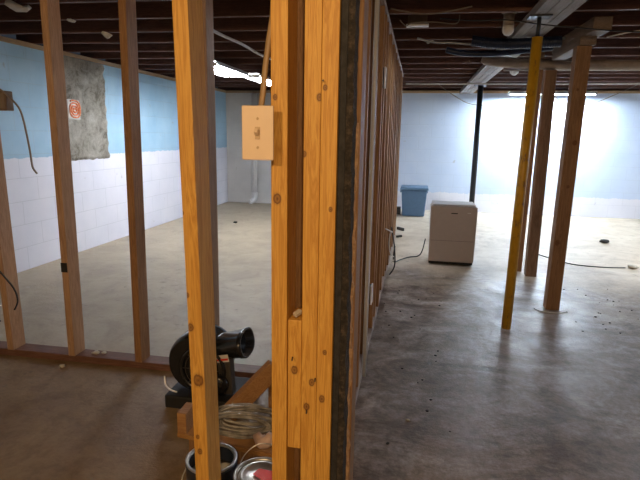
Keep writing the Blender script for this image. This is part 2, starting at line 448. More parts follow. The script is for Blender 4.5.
# white conduit, boxes and cables on that wall
c = obj('conduit', tube(nb(), [(-.206, 2.36, .04), (-.206, 2.36, 1.0), (-.207, 2.36, 1.9)], .0105, 12, 2), m_pvc)
tag(c, 'thin white pipe standing against the right face of the long stud wall', 'pipe')
def wallbox(y, z, h, lab):
    t = thing('junction_box', lab, 'electrical box', (-.205, y, z))
    obj('box', box(nb(), -.250, -.216, y+.021, y+.085, z-h/2, z+h/2, .003), m_blackmatt, t)
    obj('cover', box(nb(), -.2155, -.207, y+.019, y+.087, z-h/2-.004, z+h/2+.004, .002), m_white, t)
wallbox(3.08, 1.56, .11, 'dark electrical box with white edge high on the long stud wall')
wallbox(2.68, .355, .10, 'white electrical box low on the long stud wall')
o = obj('cable', tube(nb(), [(-.212, 3.9, .52), (-.17, 4.05, .47), (-.19, 4.3, .42), (-.207, 4.42, .30), (-.195, 4.6, .16), (-.16, 4.72, .10), (-.19, 4.82, .03)], .005, 8), m_wire)
tag(o, 'thin pale cable dangling from studs low on the long stud wall', 'cable')
o = obj('cable', tube(nb(), [(-.19, 4.42, .012), (-.15, 4.46, .09), (-.16, 4.50, .25), (-.196, 4.56, .42)], .006, 8), m_bcable)
tag(o, 'short dark cable sticking up from the floor at the long stud wall', 'cable')

# ---- near cluster of framing at the wall end
g = thing('corner_framing', 'cluster of bright orange pine studs filling the centre foreground', 'framing', (-.25, 1.14, 0))
z0, z1 = 0.0, 1.968
mA = wood('pine_with_knot', OR_L, OR_D, grime=.08, knots=((-.305+.25, 1.1-1.14, 1.079, .013), (-.31+.25, -.04, 1.30, .007)))
mB = wood('pine_with_small_knots', OR_L, OR_D, grime=.10, knots=((-.212+.25, -.04, 1.30, .009), (-.245+.25, -.04, 1.18, .008), (-.22+.25, -.04, .64, .010), (-.232+.25, -.04, .575, .010)))
mC = wood('pine_with_end_knots', OR_L, OR_D, grime=.10, knots=((-.20+.25, -.04, 1.32, .007), (-.183+.25, -.04, 1.06, .006), (-.195+.25, -.04, .60, .010), (-.19+.25, -.04, .72, .007)))
obj('stud', lumber(nb(), (-.301, 1.1445, z0), (-.301, 1.1445, z1), .038, .089), mA, g)
obj('stud', lumber(nb(), (-.2275, 1.1445, z0), (-.2275, 1.1445, z1), .0372, .089), mB, g)
obj('stud', lumber(nb(), (-.1902, 1.1445, z0), (-.1902, 1.1445, z1), .0365, .089), mC, g)
obj('stud', lumber(nb(), (-.264, 1.255, z0), (-.264, 1.255, z1), .089, .038), m_brown2, g)
mK = wood('blocking_pine', OR_L, OR_D, grime=.1, knots=((-.264+.25, -.035, .665, .012),))
obj('blocking', lumber(nb(), (-.2642, 1.150, .455), (-.2642, 1.150, .792), .0335, .089), mK, g)
obj('backing_board', box(nb(), -.1718, -.1560, 1.112, 1.20, 0, z1, .001), m_felt, g, label='black tarred felt strip')
def ragged(x0, x1, y0, y1, amp, seedv, zz=(0, 1.968), n=170):
    bm = nb(); R = []
    for i in range(n+1):
        z = zz[0]+(zz[1]-zz[0])*i/n
        dx = amp*(noise.noise(Vector((seedv, z*22, 0)))+.6*noise.noise(Vector((seedv, z*70, 2))))
        dy = amp*.6*noise.noise(Vector((seedv, z*50, 7)))
        R.append([bm.verts.new(p) for p in ((x0, y0+dy, z), (x1+dx, y0+dy*1.5, z), (x1+dx*.6, y1, z), (x0, y1, z))])
    for i in range(n):
        for k in range(4): bm.faces.new((R[i][k], R[i][(k+1) % 4], R[i+1][(k+1) % 4], R[i+1][k]))
    bm.faces.new(R[0][::-1]); bm.faces.new(R[-1]); return bm
obj('mortar_strip', ragged(-.1557, -.1405, 1.114, 1.175, .004, 3.1), m_mortar, g, label='crumbly dark mortar strip')
obj('plaster_edge', ragged(-.1545, -.1365, 1.178, 1.190, .008, 8.3, (0, 1.25)), m_plasterchunk, g, label='ragged pale broken plaster edge')
obj('stud', lumber(nb(), (-.150, 1.236, z0), (-.150, 1.236, z1), .036, .089), m_brown, g)
# nails
for x, z in ((-.212, .652), (-.232, .566), (-.205, 1.335), (-.268, .70)):
    obj('nail', tube(nb(), [(x, 1.101, z), (x+.002, 1.088, z-.002)], .0018, 6, 0), m_motor, g)
# scrap of plaster on the blocking
o = obj('plaster_scrap', lumber(nb(), (-.268, 1.118, .7995), (-.256, 1.135, .8055), .012, .010, .002), m_debris)
tag(o, 'crumb of pale plaster lying on the short block between the orange studs', 'scrap')

# ---- near single stud at left of the cluster
mN = wood('near_pine_with_knots', OR_L, OR_D, grime=.12, knots=((-.557+.572, 1.2-1.2445, .558, .020), (-.573+.572, -.0445, .71, .012), (-.585+.572, -.0445, 1.02, .006), (-.58+.572, -.0445, .80, .008), (-.565+.572, -.0445, .385, .008), (-.56+.572, -.0445, .34, .010)))
o = obj('framing_stud', lumber(nb(), (-.552, 1.2445, 0), (-.577, 1.2445, 1.968), .040, .089), mN, loc=(-.572, 1.2445, 0))
tag(o, 'single bright orange pine stud standing in front of the black blower', 'stud')

# ---- switch plate with its box and feed cable
g = thing('light_switch', 'ivory single light switch fixed to the side of the orange corner studs', 'light switch', (-.337, 1.055, 1.222))
def plate():
    b2 = nb(); x0, x1, zz0, zz1 = -.3715, -.3015, 1.166, 1.280
    box(b2, x0, x1, 1.0555, 1.0625, zz0, zz1, .0028)
    return b2
obj('cover_plate', plate(), m_ivory, g)
obj('toggle_slot', box(nb(), -.3415, -.3305, 1.0535, 1.0557, 1.210, 1.236, .0008), m_toggle, g)
obj('toggle', lumber(nb(), (-.336, 1.0535, 1.222), (-.336, 1.0435, 1.229), .008, .010, .0015), m_ivory, g)
for z in (1.193, 1.253):
    obj('screw', lathe(nb(), [(0, -.0012), (.0022, -.0010), (.0030, 0)], (-.336, 1.0555, z), (0, 1, 0), 12), m_toggle, g)
obj('back_box', box(nb(), -.3685, -.3205, 1.063, 1.125, 1.172, 1.274, .003), m_box, g)
o = obj('cable', tube(nb(), [(-.349, 1.12, 1.2745), (-.346, 1.128, 1.31), (-.343, 1.135, 1.36), (-.336, 1.14, 1.42), (-.3275, 1.15, 1.50), (-.327, 1.16, 1.66), (-.327, 1.16, 1.9)], .0045, 10, squash=1.5), m_romex)
tag(o, 'tan cable rising from the ivory switch box along the orange stud', 'cable')

# ---- girder, header and props of the right room
g = thing('support_beam', 'grey built-up wooden beam running away under the ceiling over the yellow post', 'beam', (.715, 5.0, 1.92))
for i, x in enumerate((.645, .714, .783)):
    obj('plank', lumber(nb(), (x, YN+.05, 1.945), (x, YB-.02, 1.945), .064, .046), m_girder, g)
t = thing('jack_post', 'yellow steel jack post standing on the floor under the grey beam', 'post', (.64, 3.33, 0))
obj('tube', tube(nb(), [(.632, 3.33, .0), (.653, 3.33, 1.805)], .030, 24, 0), m_yellow, t)
obj('screw_jack', tube(nb(), [(.653, 3.33, 1.806), (.654, 3.33, 1.912)], .0125, 16, 0), m_steel, t)
obj('head_plate', box(nb(), .590, .716, 3.28, 3.38, 1.912, 1.9205, .002), m_steel, t)
t = thing('steel_column', 'slim black steel column standing behind the dehumidifier', 'post', (.765, 7.2, 0))
obj('pole', tube(nb(), [(.765, 7.2, .008), (.767, 7.2, 1.895)], .036, 20, 0), m_steel, t)
obj('base_plate', box(nb(), .69, .84, 7.13, 7.27, 0, .008, .002), m_steel, t)
obj('head_plate', box(nb(), .69, .84, 7.10, 7.30, 1.8955, 1.9205, .002), m_steel, t)
mP = wood('prop_pine', (.33, .19, .10), (.2, .105, .052), grime=.35, knots=((-.02, -.045, .5, .02), (.02, -.045, 1.2, .018), (.0, -.045, 1.55, .01), (0.01, -.045, .9, .012)))
o = obj('wooden_post', lumber(nb(), (1.028, 3.83, 0), (1.042, 3.83, 1.828), .092, .092), mP, loc=(1.028, 3.83, 0))
tag(o, 'rightmost rough brown wooden post carrying the near end of the short header', 'post')
mP2 = wood('prop_pine_back', (.32, .19, .11), (.2, .11, .06), grime=.35)
o = obj('wooden_post', lumber(nb(), (1.068, 4.76, 0), (1.060, 4.76, 1.788), .092, .092), mP2, loc=(1.068, 4.76, 0))
tag(o, 'rough brown wooden post between the yellow post and the rightmost post', 'post')
o = obj('wooden_post', lumber(nb(), (.995, 4.92, 0), (1.012, 4.92, 1.965), .040, .089), m_brown2, loc=(.985, 4.95, 0))
tag(o, 'narrow dark wooden board post standing just behind the yellow post', 'post')
g = thing('header_beam', 'short heavy wooden header resting on top of the brown wooden posts', 'beam', (1.05, 4.3, 1.83))
obj('plank', lumber(nb(), (1.055, 3.765, 1.8565), (1.045, 4.44, 1.8565), .100, .055), m_block_end, g)
obj('plank', lumber(nb(), (1.080, 3.60, 1.9255), (1.055, 4.50, 1.9255), .110, .082), m_block_end, g)

# ---- round duct / pole across the right room
def rf(t): return .75+.25*min(1, t*14)
g = thing('duct', 'pale round duct hanging crosswise under the joists behind the yellow post', 'duct', (2.0, 4.6, 1.80))
m_duct = plain('dull_tan_pipe', (.30, .25, .21), .55, var=.2, scale=12, bump=.4)
obj('pipe', tube(nb(), [(.50, 4.76, 1.895), (.60, 4.76, 1.868), (.80, 4.76, 1.850), (1.06, 4.76, 1.8405), (1.7, 4.76, 1.828), (3.2, 4.76, 1.82), (5.15, 4.76, 1.82)], .043, 20, 8, rf=rf), m_duct, g)
# dark blue foil wrapped bundle
o = obj('insulated_hose', tube(nb(), [(.17, 4.15, 1.872), (.30, 4.16, 1.846), (.52, 4.18, 1.844), (.76, 4.2, 1.868), (.94, 4.22, 1.885)], .022, 14, 7), m_bluewrap)
tag(o, 'dark blue foil wrapped hose slung across the ceiling left of the yellow post', 'hose')
def ribbed():
    bm = nb(); P = smooth_pts([(.34, 3.99, 1.905), (.52, 3.97, 1.880), (.72, 3.95, 1.876), (.93, 3.95, 1.884)], 40)
    tube(bm, P, .036, 14, 0, rf=lambda t: 1+.10*math.sin(t*240)); return bm
o = obj('corrugated_duct', ribbed(), m_bluewrap)
tag(o, 'dark ribbed flexible duct under the joists left of the yellow post', 'duct')
o = obj('cable', tube(nb(), [(-.05, 4.12, 1.952), (.08, 4.13, 1.922), (.20, 4.13, 1.918), (.34, 4.13, 1.905), (.55, 4.13, 1.894), (.80, 4.15, 1.918), (1.10, 4.18, 1.955)], .008, 8), m_silver)
tag(o, 'silver grey cable strung along above the dark blue hose', 'cable')
o = obj('cable', tube(nb(), [(.10, 3.7, 2.00), (.30, 3.60, 1.961), (.50, 3.55, 1.950), (.70, 3.47, 1.903), (.93, 3.45, 1.872), (1.3, 3.5, 1.853), (1.9, 3.5, 1.85), (3.2, 3.5, 1.90)], .0042, 8), m_bcable)
tag(o, 'black cable sagging across the right ceiling in front of the header', 'cable')

# ---- porcelain lampholder with bulb
def lampholder(x, y, z, lab):
    t = thing('lampholder', lab, 'lamp', (x, y, z))
    obj('canopy', lathe(nb(), [(0, 0), (.062, 0), (.062, -.010), (.045, -.024), (.026, -.030), (0, -.030)], (x, y, z)), m_porcelain, t)
    obj('socket', lathe(nb(), [(0, -.0305), (.036, -.0305), (.033, -.06), (.036, -.105), (0, -.105)], (x, y, z)), m_shade, t)
    obj('bulb', lathe(nb(), [(0, -.1055), (.034, -.1055), (.038, -.122), (.035, -.142), (.023, -.158), (.010, -.165), (0, -.166)], (x, y, z)), m_white, t)
    obj('mounting_block', box(nb(), x-.075, x+.075, y-.05, y+.05, z+.001, z+.03, .003), m_white, t)
lampholder(.538, 3.70, 2.047, 'unlit white bulb in porcelain holder near the top edge of the right ceiling')
# junction box with white rim between the joists
t = thing('ceiling_box', 'square metal ceiling box with a white lower rim left of the bulb', 'electrical box', (-.04, 3.82, 1.99))
obj('box', box(nb(), -.115, .015, 3.78, 3.842, 1.985, 2.10, .003), m_box, t)
obj('rim', box(nb(), -.125, .028, 3.772, 3.8415, 1.972, 1.9845, .002), m_white, t)

# small ceiling cables and clips
def cab(pts, r, m, lab):
    return tag(obj('cable', tube(nb(), pts, r, 8), m), lab, 'cable')
cab([(-.2, 3.2, 1.955), (-.02, 3.15, 1.91), (.12, 3.2, 1.93), (.26, 3.2, 1.955)], .004, m_greyromex, 'thin grey cable looping under the first joists at the top of the picture')
cab([(-.16, 3.55, 1.965), (-.12, 3.56, 1.93), (-.08, 3.6, 1.955), (.05, 3.62, 1.962), (.2, 3.62, 1.95), (.22, 3.62, 2.0)], .0035, m_greyromex, 'thin brown cable curling beside the square ceiling box')
cab([(.02, 4.35, 2.02), (.03, 4.36, 1.955), (.06, 4.36, 1.975), (.09, 4.36, 1.96)], .005, m_wire, 'short white cable loop hanging under the third joist right of the stud wall')
cab([(.25, 7.83, 1.967), (.45, 7.9, 1.84), (.72, 8.0, 1.715), (1.1, 8.0, 1.69), (1.35, 8.0, 1.735), (1.5, 7.95, 1.82), (1.62, 7.87, 1.967)], .005, m_greyromex, 'thin grey cable sagging in front of the far wall left of the posts')
cab([(1.78, 7.88, 1.967), (1.85, 7.95, 1.84), (2.03, 8.0, 1.73), (2.36, 8.0, 1.72), (2.6, 7.95, 1.82), (2.9, 7.92, 1.967)], .005, m_greyromex, 'thin grey cable sagging in front of the far wall right of the posts')
cab([(1.25, 4.05, 1.925), (1.45, 4.0, 1.955), (1.8, 3.95, 1.962), (2.6, 3.9, 1.962)], .0045, m_wire, 'pale cable stapled under the joists right of the header')
o = obj('conduit', tube(nb(), [(-.2, 6.98, 1.9), (1.5, 6.98, 1.897), (5.1, 6.98, 1.9)], .011, 10, 2), m_tubewhite)
tag(o, 'long pale conduit crossing under the joists in front of the black column', 'pipe')
o = obj('conduit', tube(nb(), [(.85, 5.92, 1.935), (2.2, 5.92, 1.93), (5.1, 5.92, 1.93)], .009, 10, 2), m_tubewhite)
tag(o, 'thin white conduit under the joists behind the wooden posts', 'pipe')
for x, lab in ((1.02, 'small white cable clip under the joists left of the yellow post'),):
    bm = nb(); lathe(bm, [(0, 0), (.05, 0), (.045, -.02), (.02, -.045), (0, -.05)], (x*1.0, 6.28, 1.969)); tag(obj('ceiling_clip', bm, m_white), lab, 'clip')
# left ceiling bits
def rag(x, y, lab, s=1.0):
    bm = nb(); lathe(bm, [(0, .0), (.05*s, -.005), (.06*s, -.03*s), (.035*s, -.055*s), (.0, -.07*s)], (x, y, 1.969), (0.15, 0, 1), 12)
    for v in bm.verts: v.co.z = 1.969+(v.co.z-1.969)*.55; v.co += Vector(noise.noise_vector(v.co*22))*.035*s
    return tag(obj('insulation_scrap', bm, m_wire), lab, 'scrap')
rag(-2.41, 2.88, 'pale torn insulation scrap hanging from the left ceiling at the corner', 1.1)
rag(-2.37, 3.31, 'small pale scrap under a joist beside the left grey stud', .5)
rag(-2.40, 3.755, 'thin pale scrap under a joist between the two left studs', .7)
cab([(-1.52, 3.47, 1.964), (-1.50, 3.8, 1.950), (-1.50, 4.3, 1.962), (-1.49, 4.75, 1.950), (-1.49, 5.1, 1.962), (-1.5, 5.6, 1.950)], .012, m_wire, 'thick pale cable running back under the joists above the strip lamp')
o = obj('red_pipe', tube(nb(), [(-2.0, 3.22, 2.08), (-1.5, 3.22, 2.06), (-1.1, 3.22, 2.07), (-.6, 3.22, 2.06)], .012, 10), m_redbox)
tag(o, 'dull red tube lying between the joists above the left studs', 'pipe')

# ---- strip lamps
def striplamp(x, y0, y1, z, lab, along_y=True, mt=None, grp=None, tubes=(-.042, .042), hw=.085, tr=.013):
    """a fluorescent shop light; runs along y, or along x when along_y is False"""
    L = y1-y0; cx = (y0+y1)/2
    def P(a, b, c): return (x+a, b, c) if along_y else (b, x+a, c)
    t = thing('strip_lamp', lab, 'lamp', P(0, cx, z), grp)
    bm = nb(); sec = [(-hw, -.030), (-hw+.035, .014), (hw-.035, .014), (hw, -.030), (hw-.003, -.032), (hw-.037, .010), (-hw+.037, .010), (-hw+.003, -.032)]
    A = [bm.verts.new(P(a, y0, z+c)) for a, c in sec]; B = [bm.verts.new(P(a, y1, z+c)) for a, c in sec]
    for k in range(8): bm.faces.new((A[k], A[(k+1) % 8], B[(k+1) % 8], B[k]))
    bm.faces.new(A); bm.faces.new(B[::-1])
    obj('reflector', bm, m_white, t)
    for a in tubes:
        obj('tube', tube(nb(), [P(a, y0+.03, z-.018), P(a, y1-.03, z-.018)], tr, 12, 0), mt, t)
    for yy in (y0+.012, y1-.012):
        b = nb(); p = P(-hw+.025, yy-.012, z-.038); q = P(hw-.025, yy+.012, z+.0)
        box(b, min(p[0], q[0]), max(p[0], q[0]), min(p[1], q[1]), max(p[1], q[1]), p[2], q[2], .002); obj('lamp_socket', b, m_white, t)
    for yy in (y0+.2, y1-.2):
        b = nb(); p = P(-.01, yy-.002, 0); q = P(.01, yy+.002, 0)
        tube(b, [P(0, yy, z+.013), P(0, yy, 1.985)], .0025, 6, 0); obj('hanger', b, m_steel, t)
    return t
striplamp(-2.115, 4.88, 5.85, 1.905, 'bright fluorescent strip lamp under the left joists, nearer of the two', True, m_tube_l, tubes=(-.115, -.04, .04, .115), hw=.175, tr=.019)
striplamp(-1.95, 5.90, 7.1, 1.905, 'fluorescent strip lamp behind the first one, partly hidden by the tan cable', True, m_tube_l, hw=.12, tubes=(-.05, .05), tr=.016)
striplamp(-.64, 3.15, 4.3, 1.915, 'short fill lamp added unseen behind the orange corner studs near the left room ceiling', True, m_tube_fill, hw=.07, tubes=(-.03, .03))  # unseen lamp added to brighten the sides of the left studs
striplamp(8.33, 1.30, 2.52, 1.905, 'glaring strip lamp in front of the far wall behind the wooden posts', False, m_tube_r)

# ================================================================= OBJECTS
# dehumidifier
t = thing('dehumidifier', 'boxy beige grey dehumidifier standing on the concrete right of the stud wall', 'dehumidifier', (.35, 5.1, 0))
def tapered(x0, x1, y0, y1, z0, z1, dx, bev, dyt=0):
    b2 = nb(); bmesh.ops.create_cube(b2, size=1); out = nb()
    for v in b2.verts:
        k = v.co.z+.5; sx = dx*k
        v.co = Vector(((x0-sx) if v.co.x < 0 else (x1+sx), (y0) if v.co.y < 0 else (y1+dyt*k), z0+k*(z1-z0)))
    bmesh.ops.bevel(b2, geom=b2.edges[:], offset=bev, segments=3, affect='EDGES', profile=.6)
    merge(out, b2); return out
dd = [obj('front_panel', tapered(.135, .563, 4.95, 4.985, .035, .575, .004, .010), m_dehum, t),
      obj('housing', tapered(.137, .561, 4.9855, 5.26, .035, .568, .004, .012), m_dehumtop, t),
      obj('top_panel', tapered(.145, .553, 4.965, 5.25, .576, .596, -.006, .008), m_dehumtop, t),
      obj('base', tapered(.140, .556, 4.965, 5.25, .010, .034, 0, .004), m_blackmatt, t),
      obj('tank_seam', box(nb(), .15, .55, 4.9488, 4.9502, .243, .2455), m_dehumline, t),
      obj('badge', box(nb(), .325, .385, 4.9475, 4.9502, .508, .517, .0006), m_blackmatt, t),
      obj('indicator', box(nb(), .475, .505, 4.9475, 4.9502, .517, .523, .0006), m_white, t)]
for x in (.18, .52):
    for y in (5.0, 5.21):
        obj('caster', lathe(nb(), [(0, -.012), (.015, -.012), (.015, .012), (0, .012)], (x, y, .0155), (1, 0, 0), 16), m_blackmatt, t)
cab([(.125, 5.22, .20), (.10, 5.27, .06), (.06, 5.25, .008), (-.03, 5.18, .007), (-.12, 5.03, .007), (-.17, 4.88, .02), (-.175, 4.80, .10), (-.165, 4.77, .2)], .006, m_bcable, 'black power cord running from the dehumidifier along the floor to the stud wall')

t.location.x += .022
# tote
t = thing('storage_tote', 'blue grey plastic storage tote with lid standing at the far wall', 'storage tote', (.0, 8.2, 0))
obj('body', tapered(-.165, .175, 8.0, 8.42, .004, .415, .028, .02), m_tote, t)
obj('lid', tapered(-.215, .225, 7.97, 8.45, .4155, .455, -.008, .012), m_totelid, t)
t.location.x -= .025
for x in (-.229, .181):
    obj('handle', box(nb(), x-.010, x+.010, 8.12, 8.30, .36, .395, .004), m_tote, t)
o = obj('dark_block', box(nb(), -.315, -.222, 8.15, 8.30, 0, .115, .01), m_darkscrap)
tag(o, 'small dark box between the blue tote and the stud wall', 'box')
o = obj('scrap_piece', lumber(nb(), (-.215, 6.80, .014), (-.13, 6.70, .014), .028, .05, .005), m_darkscrap)
tag(o, 'dark scrap lying on the floor at the far end of the stud wall', 'scrap')
o = obj('scrap_piece', lumber(nb(), (-.20, 6.22, .011), (-.14, 6.28, .011), .02, .03, .004), m_darkscrap)
tag(o, 'smaller dark scrap on the floor in front of the other one by the stud wall', 'scrap')

# floor cables and debris in the right room
cab([(1.30, 5.75, .005), (1.45, 5.45, .005), (1.6, 5.28, .005), (1.85, 5.24, .005), (2.05, 5.27, .005)], .005, m_bcable, 'thin dark cable lying on the pale floor right of the rightmost post')
cab([(.90, 3.78, .005), (.93, 3.72, .005), (1.02, 3.70, .005), (1.11, 3.735, .006), (1.12, 3.77, .006)], .004, m_wire, 'curled pale strap around the foot of the rightmost post')
def pebble(x, y, s, m, lab, name='concrete_crumb'):
    bm = nb(); bmesh.ops.create_icosphere(bm, subdivisions=2, radius=s)
    for v in bm.verts:
        v.co += Vector(noise.noise_vector(v.co*60+Vector((x, y, 0))*9))*s*.5; v.co.z = v.co.z*.45
    mz = min(v.co.z for v in bm.verts)
    for v in bm.verts: v.co += Vector((x, y, -mz))
    for f in bm.faces: f.smooth = True
    return tag(obj(name, bm, m), lab, 'debris')
pebble(2.12, 5.28, .045, m_debris, 'pale crumb heap at the end of the dark floor cable')
pebble(2.28, 6.56, .05, m_darkscrap, 'flat dark scrap far out on the pale floor at right')
pebble(.02, 2.06, .010, m_debris, 'tiny pale chip on the floor beside the near studs')
rr = random.Random(3)
for i in range(26):
    x = rr.uniform(-.19, 0.25)-.0; y = rr.uniform(1.8, 4.0)
    o = pebble(x, y, rr.uniform(.003, .008), m_darkscrap, 'small dark crumb on the floor along the long stud wall'); o['group'] = 'crumbs along the stud wall'
for i in range(30):
    x = rr.uniform(1.1, 1.9); y = rr.uniform(3.3, 4.6)
    o = pebble(x, y, rr.uniform(.003, .008), m_darkscrap, 'small dark crumb on the floor around the rightmost wooden post'); o['group'] = 'crumbs around the rightmost post'
o = pebble(-1.66, 2.305, .018, m_debris, 'pale plaster crumb on the sole plate beside the left grey stud'); o.location.z = .0388
o = pebble(-1.62, 2.32, .012, m_debris, 'smaller pale plaster crumb on the sole plate right of the bigger one'); o.location.z = .0388
pebble(-1.78, 2.19, .018, m_debris, 'pale crumb on the floor in front of the dark sole plate')
pebble(-2.45, 6.65, .03, m_darkscrap, 'dark crumb on the floor at the foot of the left wall')
o = obj('wood_sliver', lumber(nb(), (-.70, 2.47, .008), (-.60, 2.50, .008), .012, .03, .002), m_debris)
tag(o, 'pale wood sliver on the floor right of the black blower outlet', 'scrap')

# blower
t = thing('blower_fan', 'black snail shaped floor blower standing behind the near orange stud', 'blower fan', (-.86, 2.07, 0))
blower = t
def volute():
    bm = nb(); n = 56; cx, cz = -.885, .195; ya, yb = 1.985, 2.175; R0 = .118; rings = []
    sec = [(.55, 0), (.93, 0), (1.0, .016), (1.0, 1), (.93, 1.0), (.55, 1.0)]
    for i in range(n):
        a = 2*math.pi*i/n
        ph = (a - math.radians(75)) % (2*math.pi)
        r = .138+.024*math.cos(a-math.radians(172))
        ring = []
        for k, (s, q) in enumerate(((.0, .0), (.90, 0), (.965, .1), (1, .25), (1, .75), (.965, .9), (.90, 1), (.0, 1))):
            if s == 0: s = .25
            ring.append(bm.verts.new((cx+math.cos(a)*r*s, ya+(yb-ya)*q, cz+math.sin(a)*r*s)))
        rings.append(ring)
    m = len(rings[0])
    for i in range(n):
        A, B = rings[i], rings[(i+1) % n]
        for k in range(m-1):
            f = bm.faces.new((A[k], A[k+1], B[k+1], B[k])); f.smooth = k not in (0, m-2)
    bm.faces.new([r[0] for r in rings]); bm.faces.new([r[-1] for r in rings][::-1])
    return bm
obj('volute_housing', volute(), m_black, t)
def outlet():
    bm = nb(); P0 = Vector((-.89, 2.08, .243)); P1 = Vector((-.688, 2.08, .288)); d = (P1-P0).normalized()
    up = Vector((0, 1, 0)).cross(d) * -1
    if up.z < 0: up = -up
    R = []
    for t_, h, wd in ((0, .085, .165), (.4, .105, .172), (.88, .114, .178), (.90, .120, .184), (1.0, .122, .186)):
        c = P0.lerp(P1, t_); ring = []
        for k in range(28):
            a = 2*math.pi*k/28; ca, sa = math.cos(a), math.sin(a); e = .8
            ring.append(bm.verts.new(c+up*(h/2*math.copysign(abs(sa)**e, sa))+Vector((0, 1, 0))*(wd/2*math.copysign(abs(ca)**e, ca))))
        R.append(ring)
    # hollow mouth
    for t_, k0 in ((1.0, .88), (.80, .86)):
        c = P0.lerp(P1, t_); R.append([bm.verts.new(c+(v.co-P1)*k0) for v in R[4]])
    for i in range(len(R)-1):
        for k in range(28):
            f = bm.faces.new((R[i][k], R[i][(k+1) % 28], R[i+1][(k+1) % 28], R[i+1][k])); f.smooth = True
    bm.faces.new(R[0][::-1]); bm.faces.new(R[-1]); return bm
obj('outlet', outlet(), m_black, t)
gr = obj('intake_ring', lathe(nb(), [(.108, .0), (.112, -.014), (.100, -.020), (.092, -.010), (.092, 0)], (-.865, 1.985, .185), (0, 1, 0), 40), m_black, t)
def grille():
    bm = nb()
    for r in (.022, .042, .062, .082):
        P = [(-.865+r*math.cos(a*.2618), 1.972, .185+r*math.sin(a*.2618)) for a in range(25)]
        tube(bm, P, .0016, 6, 0, False)
    for a in range(8):
        q = a*math.pi/4; tube(bm, [(-.865, 1.9735, .185), (-.865+.094*math.cos(q), 1.9735, .185+.094*math.sin(q))], .0018, 6, 0)
    return bm
obj('intake_grille', grille(), m_motor, gr)
obj('motor', lathe(nb(), [(0, -.038), (.035, -.036), (.048, -.026), (.050, -.002), (0, -.002)], (-.79, 1.983, .125), (0, 1, 0), 28), m_black, t)
obj('side_bracket', lumber(nb(), (-.765, 2.0, .245), (-.755, 2.0, .075), .06, .05, .006), m_motor, t, label='dull grey metal bracket')
obj('base', box(nb(), -1.035, -.67, 1.935, 2.18, 0.0, .062, .008), m_blackmatt, t)
obj('warning_label', lumber(nb(), (-.795, 1.972, .243), (-.740, 1.972, .254), .003, .034, .0008, side=(0, 1, 0)), m_label, t, label='small white and red sticker')
obj('label_stripe', lumber(nb(), (-.793, 1.9697, .239), (-.742, 1.9697, .249), .002, .009, .0004, side=(0, 1, 0)), m_red, t)
obj('latch', tube(nb(), [(-1.055, 1.985, .13), (-1.045, 1.97, .095), (-1.02, 1.965, .075), (-.99, 1.97, .063)], .0035, 8), m_chrome, t, label='small bright metal latch')
blower.location.x -= .03
cab([(-.93, 1.95, .068), (-.89, 1.915, .066), (-.87, 1.895, .03), (-.84, 1.86, .005), (-.80, 1.83, .005)], .004, m_greyromex, 'thin grey cord hanging over the blower base onto the floor')

# lumber offcuts lying by the wall
mT = wood('offcut_tan', (.46, .25, .10), (.32, .15, .055), axis=0, grime=.3)
o = obj('plank_offcut', lumber(nb(), (-.735, 1.865, .047), (-.545, 1.935, .257), .075, .038, side=(.3, .2, -.5)), mT)
tag(o, 'tan lumber offcut leaning up against the corner studs behind the coiled hose', 'plank')
o = obj('plank_offcut', lumber(nb(), (-.60, 2.03, .07), (-.345, 2.02, .07), .138, .038, side=(0, 0, 1)), mT)
tag(o, 'wide tan board standing on edge behind the leaning lumber offcut', 'plank')
mS = wood('light_stick', (.42, .22, .07), (.3, .14, .04), axis=0, grime=.2)
o = obj('plank_offcut', lumber(nb(), (-.84, 1.655, .0905), (-.45, 1.60, .0905), .018, .075, side=(0, 0, 1)), mS)
tag(o, 'thin light stick of wood lying under the coiled hose', 'plank')
o = obj('plank_offcut', box(nb(), -.842, -.805, 1.615, 1.70, .100, .185, .003), mT)
tag(o, 'short tan wood block left of the near orange stud', 'plank')
o = obj('plank_offcut', box(nb(), -.80, -.40, 1.62, 1.72, .0, .081, .004), m_brown2)
tag(o, 'dark lumber offcut on the floor carrying the thin light stick', 'plank')
o = obj('plank_offcut', lumber(nb(), (-.45, 1.47, .04), (-.39, 1.60, .115), .05, .03, side=(1, 0, 0)), mT)
tag(o, 'small tan offcut leaning beside the coiled hose end at the corner studs', 'plank')
# coiled hose
def coil():
    bm = nb(); cen = Vector((-.575, 1.665, .166))
    for k in range(13):
        P = []; q = rr.uniform(-.02, .02); ax = rr.uniform(.09, .135); bz = rr.uniform(.012, .034); y = rr.uniform(-.055, .045)
        for i in range(17):
            a = 2*math.pi*i/16
            P.append(cen+Vector((math.cos(a)*ax+q, y+.04*math.cos(a)*rr.uniform(.8, 1.2)+.03*math.sin(a), math.sin(a)*bz-math.cos(a)*.020+rr.uniform(-.002, .002))))
        P[-1] = P[0]
        tube(bm, P, .0048, 8, 3, False)
    return bm
t = thing('coiled_hose', 'grey clear hose coiled flat on the light stick beside the near orange stud', 'hose', (-.575, 1.665, .105))
obj('coil', coil(), m_plasticbag, t)
def tape():
    bm = nb(); tube(bm, [(-.525, 1.60, .135), (-.50, 1.585, .118), (-.475, 1.58, .128), (-.462, 1.59, .15)], .020, 12, 5, rf=lambda t: .7+.5*math.sin(t*3.1)); 
    for v in bm.verts: v.co += Vector(noise.noise_vector(v.co*60))*.004+Vector((0, 0, .014))
    return bm
obj('tape_wrap', tape(), m_pink, t, label='pale pinkish taped end')

